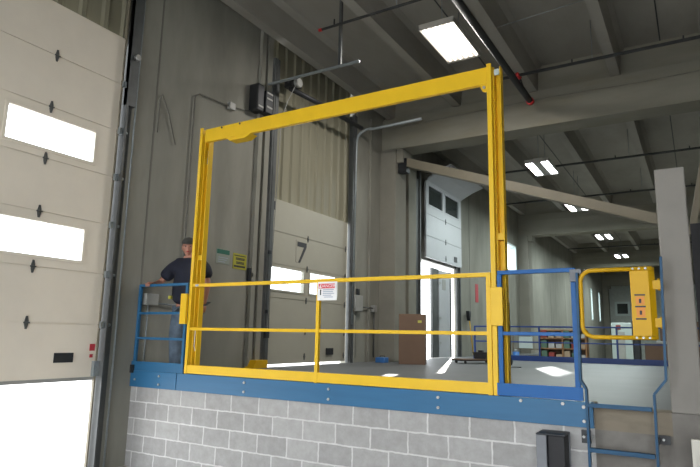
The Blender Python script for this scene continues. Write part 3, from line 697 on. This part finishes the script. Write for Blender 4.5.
m = MB(); m.tube([(0, -.05, 1.2), (.03, .02, .9), (.01, -.04, .6), (.03, .03, .3)], .025, 8); m.build('hanging_strap', 'rubber', t)
t = thing('small_case', 'small blue case on floor below the control box', 'case', loc=(.40, wy(6.0), H))
m = MB(); m.box(-.12, .10, -.10, .10, 0, .11); m.build('case_body', 'boxblue', t, .01)
m = MB(); m.tube([(-.06, 0, .11), (-.05, 0, .14), (.05, 0, .14), (.06, 0, .11)], .01, 6); m.build('handle', 'dark', t)

# ------------------------------------------------------------------ far lower area
t = thing('storage_shelf', 'orange shelf unit full of cartons beyond the far blue railing', 'shelf', loc=(2.12, 13.2, 0))
W2 = 1.3
for x in (0, W2/2, W2):
    m = MB(); m.box(x-.02, x+.02, -.2, .2, 0, 1.98); m.build('upright', 'orwood', t)
for z in (.1, .45, .8, 1.12, 1.42, 1.72, 1.96):
    m = MB(); m.box(0, W2, -.2, .2, z-.018, z+.018); m.build('shelf_board', 'orwood', t)
m = MB(); m.box(0, W2, .2, .21, 0, 1.98); m.build('back_panel', 'board', t)
mats = ['greenp', 'whitep', 'tanp', 'redp', 'whitep', 'greenp', 'tanp']; names = {'greenp': 'green', 'whitep': 'white', 'tanp': 'tan', 'redp': 'red'}
k = 0
for zi, (z, row) in enumerate(((1.138, 'lower visible'), (1.438, 'middle'), (1.738, 'upper'))):
    for half, side in ((0, 'left'), (1, 'right')):
        n = 3
        for i in range(n):
            mt = mats[(k*3 + zi) % 7]; k += 1
            x = 2.12 + half*W2/2 + .045 + i*.21; h = .12 + .1*((k*5) % 3)/2
            m = MB(); m.box(-.08, .08, -.12, .12, 0, h); m.box(-.02, .02, -.121, -.12, h*.3, h*.7)
            o = m.build('carton', mt, None, .003); o.location = (x+.08, 13.1, z+.001)
            tag(o, '%s carton, %s in the %s bay of the %s shelf' % (names[mt], ('first', 'second', 'third')[i], side, row), 'carton', 'cartons on the orange shelf')
t = thing('wire_rack', 'tan rack frame with pale panel left of the orange shelf', 'rack', loc=(1.15, 13.6, 0))
for x in (0, .95):
    m = MB(); m.box(x-.03, x+.03, -.03, .03, 0, 1.9); m.build('upright', 'brace', t)
for z in (.9, 1.35, 1.84):
    m = MB(); m.box(0, .95, -.03, .03, z, z+.05); m.build('crossbar', 'brace', t)
m = MB(); m.box(.2, .62, -.06, -.035, 1.40, 1.76); m.build('pale_panel', 'aluframe', t)
t = thing('water_jug', 'blue plastic container left of the tan rack', 'container', loc=(1.42, 12.9, 0))
m = MB(); m.cyl((0,0,0), (0,0,1.3), .10, 14); m.build('body', 'boxblue', t)
m = MB(); m.cyl((0,0,1.3), (0,0,1.38), .04, 10); m.build('neck', 'whitep', t)
# pallets and machines further right
t = thing('machine_cabinet', 'tall pale grey machine cabinet far beyond the railing', 'machine', loc=(2.95, 24, 0))
m = MB(); m.box(-.1, .75, -.4, .4, 0, 2.5); m.build('cabinet_body', 'aluframe', t, .02)
m = MB(); m.box(.15, .45, -.43, -.4, .9, 2.1); m.build('bright_panel', 'whitep', t)
m = MB(); m.box(.76, 1.02, -.35, .35, 0, 2.6); m.build('dark_side_unit', 'dark', t, .02)
m = MB(); m.box(.1, .3, -.42, -.4, 2.2, 2.4); m.build('status_panel', 'redp', t)
t = thing('cargo_stack', 'brown wrapped stack of goods behind the yellow ladder gate', 'pallet load', loc=(5.45, 15, 0))
m = MB(); m.box(-.62, 1.2, -.5, .5, .15, 1.62); m.build('goods', 'board', t, .02)
m = MB(); m.box(-.65, 1.25, -.52, .52, 0, .14); m.build('pallet', 'wood', t)
m = MB(); m.box(-.3, 1.0, -.52, .4, 1.62, 1.70); m.build('plastic_sheet', 'whitep', t, .02)
t = thing('cargo_stack', 'dark tall stack of goods far behind the yellow ladder gate', 'pallet load', loc=(6.3, 22, 0))
m = MB(); m.box(-1.4, 1.2, -.5, .5, .15, 2.5); m.build('goods', 'board', t, .02)
m = MB(); m.box(-1.45, 1.25, -.52, .52, 0, .14); m.build('pallet', 'wood', t)
t = thing('storage_pipe', 'pale boards stacked on the far floor beyond the railing', 'stack', loc=(4.6, 16.5, 0))
m = MB()
for i in range(6): m.box(-.8, .5, -.4, .4, .18*i, .18*i+.14)
m.build('boards', 'wood', t, .01)

# ------------------------------------------------------------------ person at the left railing
def skin_mesh(name, verts, edges, radii, mat, parent, sub=2, root=0):
    me = bpy.data.meshes.new(name); me.from_pydata([Vector(v) for v in verts], edges, []); 
    tmp = bpy.data.objects.new(name, me); C.objects.link(tmp)
    tmp.modifiers.new('skin', 'SKIN'); 
    if not me.skin_vertices: pass
    for i, sv in enumerate(me.skin_vertices[0].data):
        rr = radii[i]; sv.radius = rr if isinstance(rr, tuple) else (rr, rr); sv.use_root = (i == root)
    tmp.modifiers['skin'].use_smooth_shade = True
    ss = tmp.modifiers.new('sub', 'SUBSURF'); ss.levels = sub; ss.render_levels = sub
    dg = bpy.context.evaluated_depsgraph_get(); dg.update()
    out = bpy.data.meshes.new_from_object(tmp.evaluated_get(dg)); out.name = name
    bpy.data.objects.remove(tmp); bpy.data.meshes.remove(me)
    for p in out.polygons: p.use_smooth = True
    out.materials.clear(); out.materials.append(M[mat])
    o = bpy.data.objects.new(name, out); C.objects.link(o); o.parent = parent
    return o
PX, PY = .475, .36
person = thing('person', 'person in navy t-shirt, jeans and grey cap gripping the blue railing', 'person', loc=(PX, PY, H))
J = dict(pel=(0, .02, .97), wst=(0, .02, 1.08), chs=(0, .01, 1.32), upc=(0, .01, 1.45), nck=(0, -.005, 1.535), nk2=(-.01, -.02, 1.58),
         shR=(-.22, -.01, 1.43), elR=(-.43, -.10, 1.205), wrR=(-.34, -.27, 1.165), pmR=(-.325, -.335, 1.16),
         shL=(.22, .0, 1.43), elL=(.335, .02, 1.18), wrL=(.365, -.04, .97), pmL=(.365, -.06, .90),
         hiR=(-.12, .02, .93), knR=(-.155, -.01, .51), anR=(-.165, .03, .09), hiL=(.10, .02, .93), knL=(.13, .0, .51), anL=(.15, .04, .09),
         toR=(-.19, -.11, .035), toL=(.19, -.10, .035))
V = []; Rr = []; idx = {}
def jv(n, r, p=None): idx[n] = len(V); V.append(p or J[n]); Rr.append(r)
for n, r_ in (('pel', (.15, .105)), ('wst', (.14, .10)), ('chs', (.15, .105)), ('upc', (.11, .08)), ('nck', .055), ('nk2', .052),
              ('shR', .062), ('elR', .043), ('wrR', .028), ('pmR', (.036, .018)), ('shL', .062), ('elL', .043), ('wrL', .028), ('pmL', (.02, .036)),
              ('hiR', .085), ('knR', .06), ('anR', .042), ('hiL', .085), ('knL', .06), ('anL', .042), ('toR', .035), ('toL', .035)): jv(n, r_)
E = [(idx[a], idx[b]) for a, b in (('pel','wst'),('wst','chs'),('chs','upc'),('upc','nck'),('nck','nk2'),('upc','shR'),('shR','elR'),('elR','wrR'),('wrR','pmR'),('upc','shL'),('shL','elL'),('elL','wrL'),('wrL','pmL'),('pel','hiR'),('hiR','knR'),('knR','anR'),('anR','toR'),('pel','hiL'),('hiL','knL'),('knL','anL'),('anL','toL'))]
body = skin_mesh('body', V, E, Rr, 'skin', person)
# fingers and head are merged into the same body mesh
bm = bmesh.new(); bm.from_mesh(body.data)
def add_tube(pts, rads, n=7):
    t_ = MB(); t_.bm.free(); t_.bm = bm; t_.tube(pts, 0, n, rads)
rail_y = -PY; rz = 2.255 - H
for i in range(4):   # right hand wrapped over the blue top rail
    x_ = -.355 + i*.021; L = (.9, 1.0, 1.05, .95)[i]
    add_tube([(x_+.004, -.325, rz+.035), (x_, -.365, rz+.036), (x_-.002, -.395, rz+.018*L), (x_-.002, -.392, rz-.018*L)], (.011, .010, .0095, .008))
add_tube([(-.29, -.31, rz+.03), (-.27, -.335, rz+.02), (-.273, -.338, rz-.012)], (.013, .011, .009))
for i in range(4):   # left hand hanging, slightly curled
    y_ = -.092 + i*.021; L = (.85, 1.0, 1.03, .92)[i]
    add_tube([(.367, y_, .885), (.369, y_-.002, .885-.04*L), (.363, y_-.004, .885-.068*L), (.352, y_-.004, .885-.088*L)], (.0105, .0095, .009, .0075))
add_tube([(.37, -.09, .93), (.365, -.118, .90), (.36, -.122, .865)], (.013, .011, .009))
# head: shaped sphere, turned a little towards the camera
hd = bmesh.ops.create_uvsphere(bm, u_segments=28, v_segments=20, radius=1)['verts']
for v in hd:
    x_, y_, z_ = v.co
    w = .078*(1 - .22*max(0, -z_)**1.4); d_ = .098
    if y_ < 0 and z_ < 0: y_ *= 1 + .02
    jaw = 1 - .32*max(0, -z_-.2)
    X_, Y_, Z_ = x_*w*jaw, y_*d_*(1 - .10*max(0, -z_)), z_*.118
    if y_ < -.55:                                   # face relief: brow, eye sockets, nose, lips, chin
        fx = x_
        if abs(fx) < .17 and -.25 < z_ < .2: Y_ -= .020*(1-abs(fx)/.17)*(1-(z_+.18)/.4 if z_ > -.18 else 1)
        if abs(abs(fx)-.38) < .18 and abs(z_-.1) < .14: Y_ += .009
        if abs(fx) < .3 and abs(z_+.48) < .08: Y_ -= .005
        if abs(fx) < .3 and z_ < -.75: Y_ -= .008
    v.co = (X_, Y_, Z_)
hm = Matrix.Translation((-.012, -.035, 1.665)) @ Matrix.Rotation(.75, 4, 'Z') @ Matrix.Rotation(.08, 4, 'X')
bmesh.ops.transform(bm, matrix=hm, verts=hd)
for s_ in (-1, 1):
    e = bmesh.ops.create_uvsphere(bm, u_segments=8, v_segments=8, radius=1, matrix=hm @ Matrix.Translation((s_*.076, .005, -.005)) @ Matrix.Diagonal((.010, .018, .03, 1)))
    ey = bmesh.ops.create_uvsphere(bm, u_segments=8, v_segments=8, radius=1, matrix=hm @ Matrix.Translation((s_*.030, -.082, .012)) @ Matrix.Diagonal((.013, .007, .006, 1)))['verts']
    for v in ey:
        for f_ in v.link_faces: f_.material_index = 1
mo = bmesh.ops.create_uvsphere(bm, u_segments=8, v_segments=6, radius=1, matrix=hm @ Matrix.Translation((0, -.088, -.056)) @ Matrix.Diagonal((.022, .006, .006, 1)))['verts']
for v in mo:
    for f_ in v.link_faces: f_.material_index = 2
for f_ in bm.faces: f_.smooth = True
bm.to_mesh(body.data); bm.free()
body.data.materials.append(M['ink']); body.data.materials.append(M['sticker'])
# hair, cap
m = MB(); m.ball((0,0,0), 1, (.083, .098, .1), 20)
for v in m.bm.verts:
    if v.co.y < -.02 or v.co.z < -.06: v.co = v.co * .86
m.bm.transform(hm @ Matrix.Translation((0, .014, .018))); m.build('hair', 'hair', person)
m = MB(); m.ball((0,0,0), 1, (.089, .110, .085), 24)
for v in m.bm.verts:
    if v.co.z < 0: v.co.z *= .12
m.bm.transform(hm @ Matrix.Translation((0, .0, .055)))
cap = m.build('cap', 'capcloth', person)
m = MB(); pts = []
for k in range(13):
    a = PI + k*PI/12; pts.append((.078*math.cos(a), -.075 + .085*math.sin(a)))
m.prism(pts, 'z', -.004, .004)
for v in m.bm.verts: v.co.z -= (abs(v.co.x)/.078)**2*.012 + (-v.co.y-.07)*.12
m.bm.transform(hm @ Matrix.Translation((0, -.01, .058))); m.build('cap_brim', 'capcloth', cap)
# t-shirt
sv = [(0,.02,.88), (0,.02,1.05), (0,.01,1.20), (0,.01,1.34), (0,.01,1.45), (0,.0,1.505), (-.22,-.01,1.43), (-.335,-.045,1.335), (-.405,-.08,1.245), (.22,0,1.43), (.285,.005,1.335), (.325,.012,1.23)]
sr = [(.255,.19), (.26,.20), (.265,.19), (.255,.165), (.19,.12), (.085,.075), .11, .10, .092, .11, .10, .092]
se = [(0,1),(1,2),(2,3),(3,4),(4,5),(4,6),(6,7),(7,8),(4,9),(9,10),(10,11)]
skin_mesh('t_shirt', sv, se, sr, 'shirt', person)
# jeans
jv_ = [(0,.02,1.03), (-.12,.02,.80), (-.14,.005,.66), (-.155,-.01,.51), (-.162,.01,.30), (-.165,.03,.10), (.12,.02,.80), (.125,.01,.66), (.13,0,.51), (.142,.02,.30), (.15,.04,.10)]
jr = [(.19,.165), (.12,.13), .115, .10, .09, .09, (.12,.13), .115, .10, .09, .09]
skin_mesh('jeans', jv_, [(0,1),(1,2),(2,3),(3,4),(4,5),(0,6),(6,7),(7,8),(8,9),(9,10)], jr, 'denim', person)
for s_, (ax_, ay_), (tx_, ty_) in ((-1, (-.165,.05), (-.195,-.15)), (1, (.15,.06), (.20,-.14))):
    sk = skin_mesh('boot', [(ax_, ay_, .12), (ax_, ay_+.01, .055), ((ax_+tx_)/2, (ay_+ty_)/2, .05), (tx_, ty_, .042)], [(0,1),(1,2),(2,3)], [.06, .052, .05, .042], 'shoe', person)
m = MB(); m.box(-.20, -.155, -.15, -.10, .975, 1.02); m.build('belt_clip', 'tape', person, .006)

# ------------------------------------------------------------------ light
sc = bpy.context.scene
w = bpy.data.worlds.new('world'); sc.world = w; w.use_nodes = True
bg = w.node_tree.nodes['Background']; bg.inputs['Color'].default_value = (.92, .96, 1, 1); bg.inputs['Strength'].default_value = 3.0
sun = bpy.data.lights.new('sun', 'SUN'); sun.energy = 2.8; sun.angle = .01; sun.color = (1, .95, .88)
so = bpy.data.objects.new('sun', sun); C.objects.link(so)
so.rotation_euler = Vector((.325, -.92, -.30)).to_track_quat('-Z', 'Y').to_euler()
# added area lights below the ceiling fixtures, doubling the light of their tubes
def area(name, loc, d, sx, sy_, e, col):
    a = bpy.data.lights.new(name, 'AREA'); a.shape = 'RECTANGLE'; a.size = sx; a.size_y = sy_; a.energy = e; a.color = col
    o = bpy.data.objects.new(name, a); C.objects.link(o); o.location = loc; o.rotation_euler = Vector(d).to_track_quat('-Z', 'Z').to_euler(); return o
for i, (x_, y_, z_) in enumerate(((2.915, 3.72, 6.66), (2.9, 10.6, 6.22), (2.9, 15.9, 6.22), (2.9, 22.6, 6.22), (2.9, 29.4, 6.22), (2.9, 36.6, 6.22))):
    area('lamp_glow', (x_, y_, z_), (0,0,-1), .55, 1.25, 95 if i < 3 else 130, (1,.96,.9) if i == 0 else (.86,1,.97))
sc.view_settings.view_transform = 'Standard'; sc.view_settings.look = 'None'; sc.view_settings.gamma = 1; sc.view_settings.exposure = 1.1
sc.view_settings.use_curve_mapping = False
sc.cycles.use_denoising = True; sc.cycles.max_bounces = 8; sc.cycles.diffuse_bounces = 5
sc.cycles.sample_clamp_indirect = 6
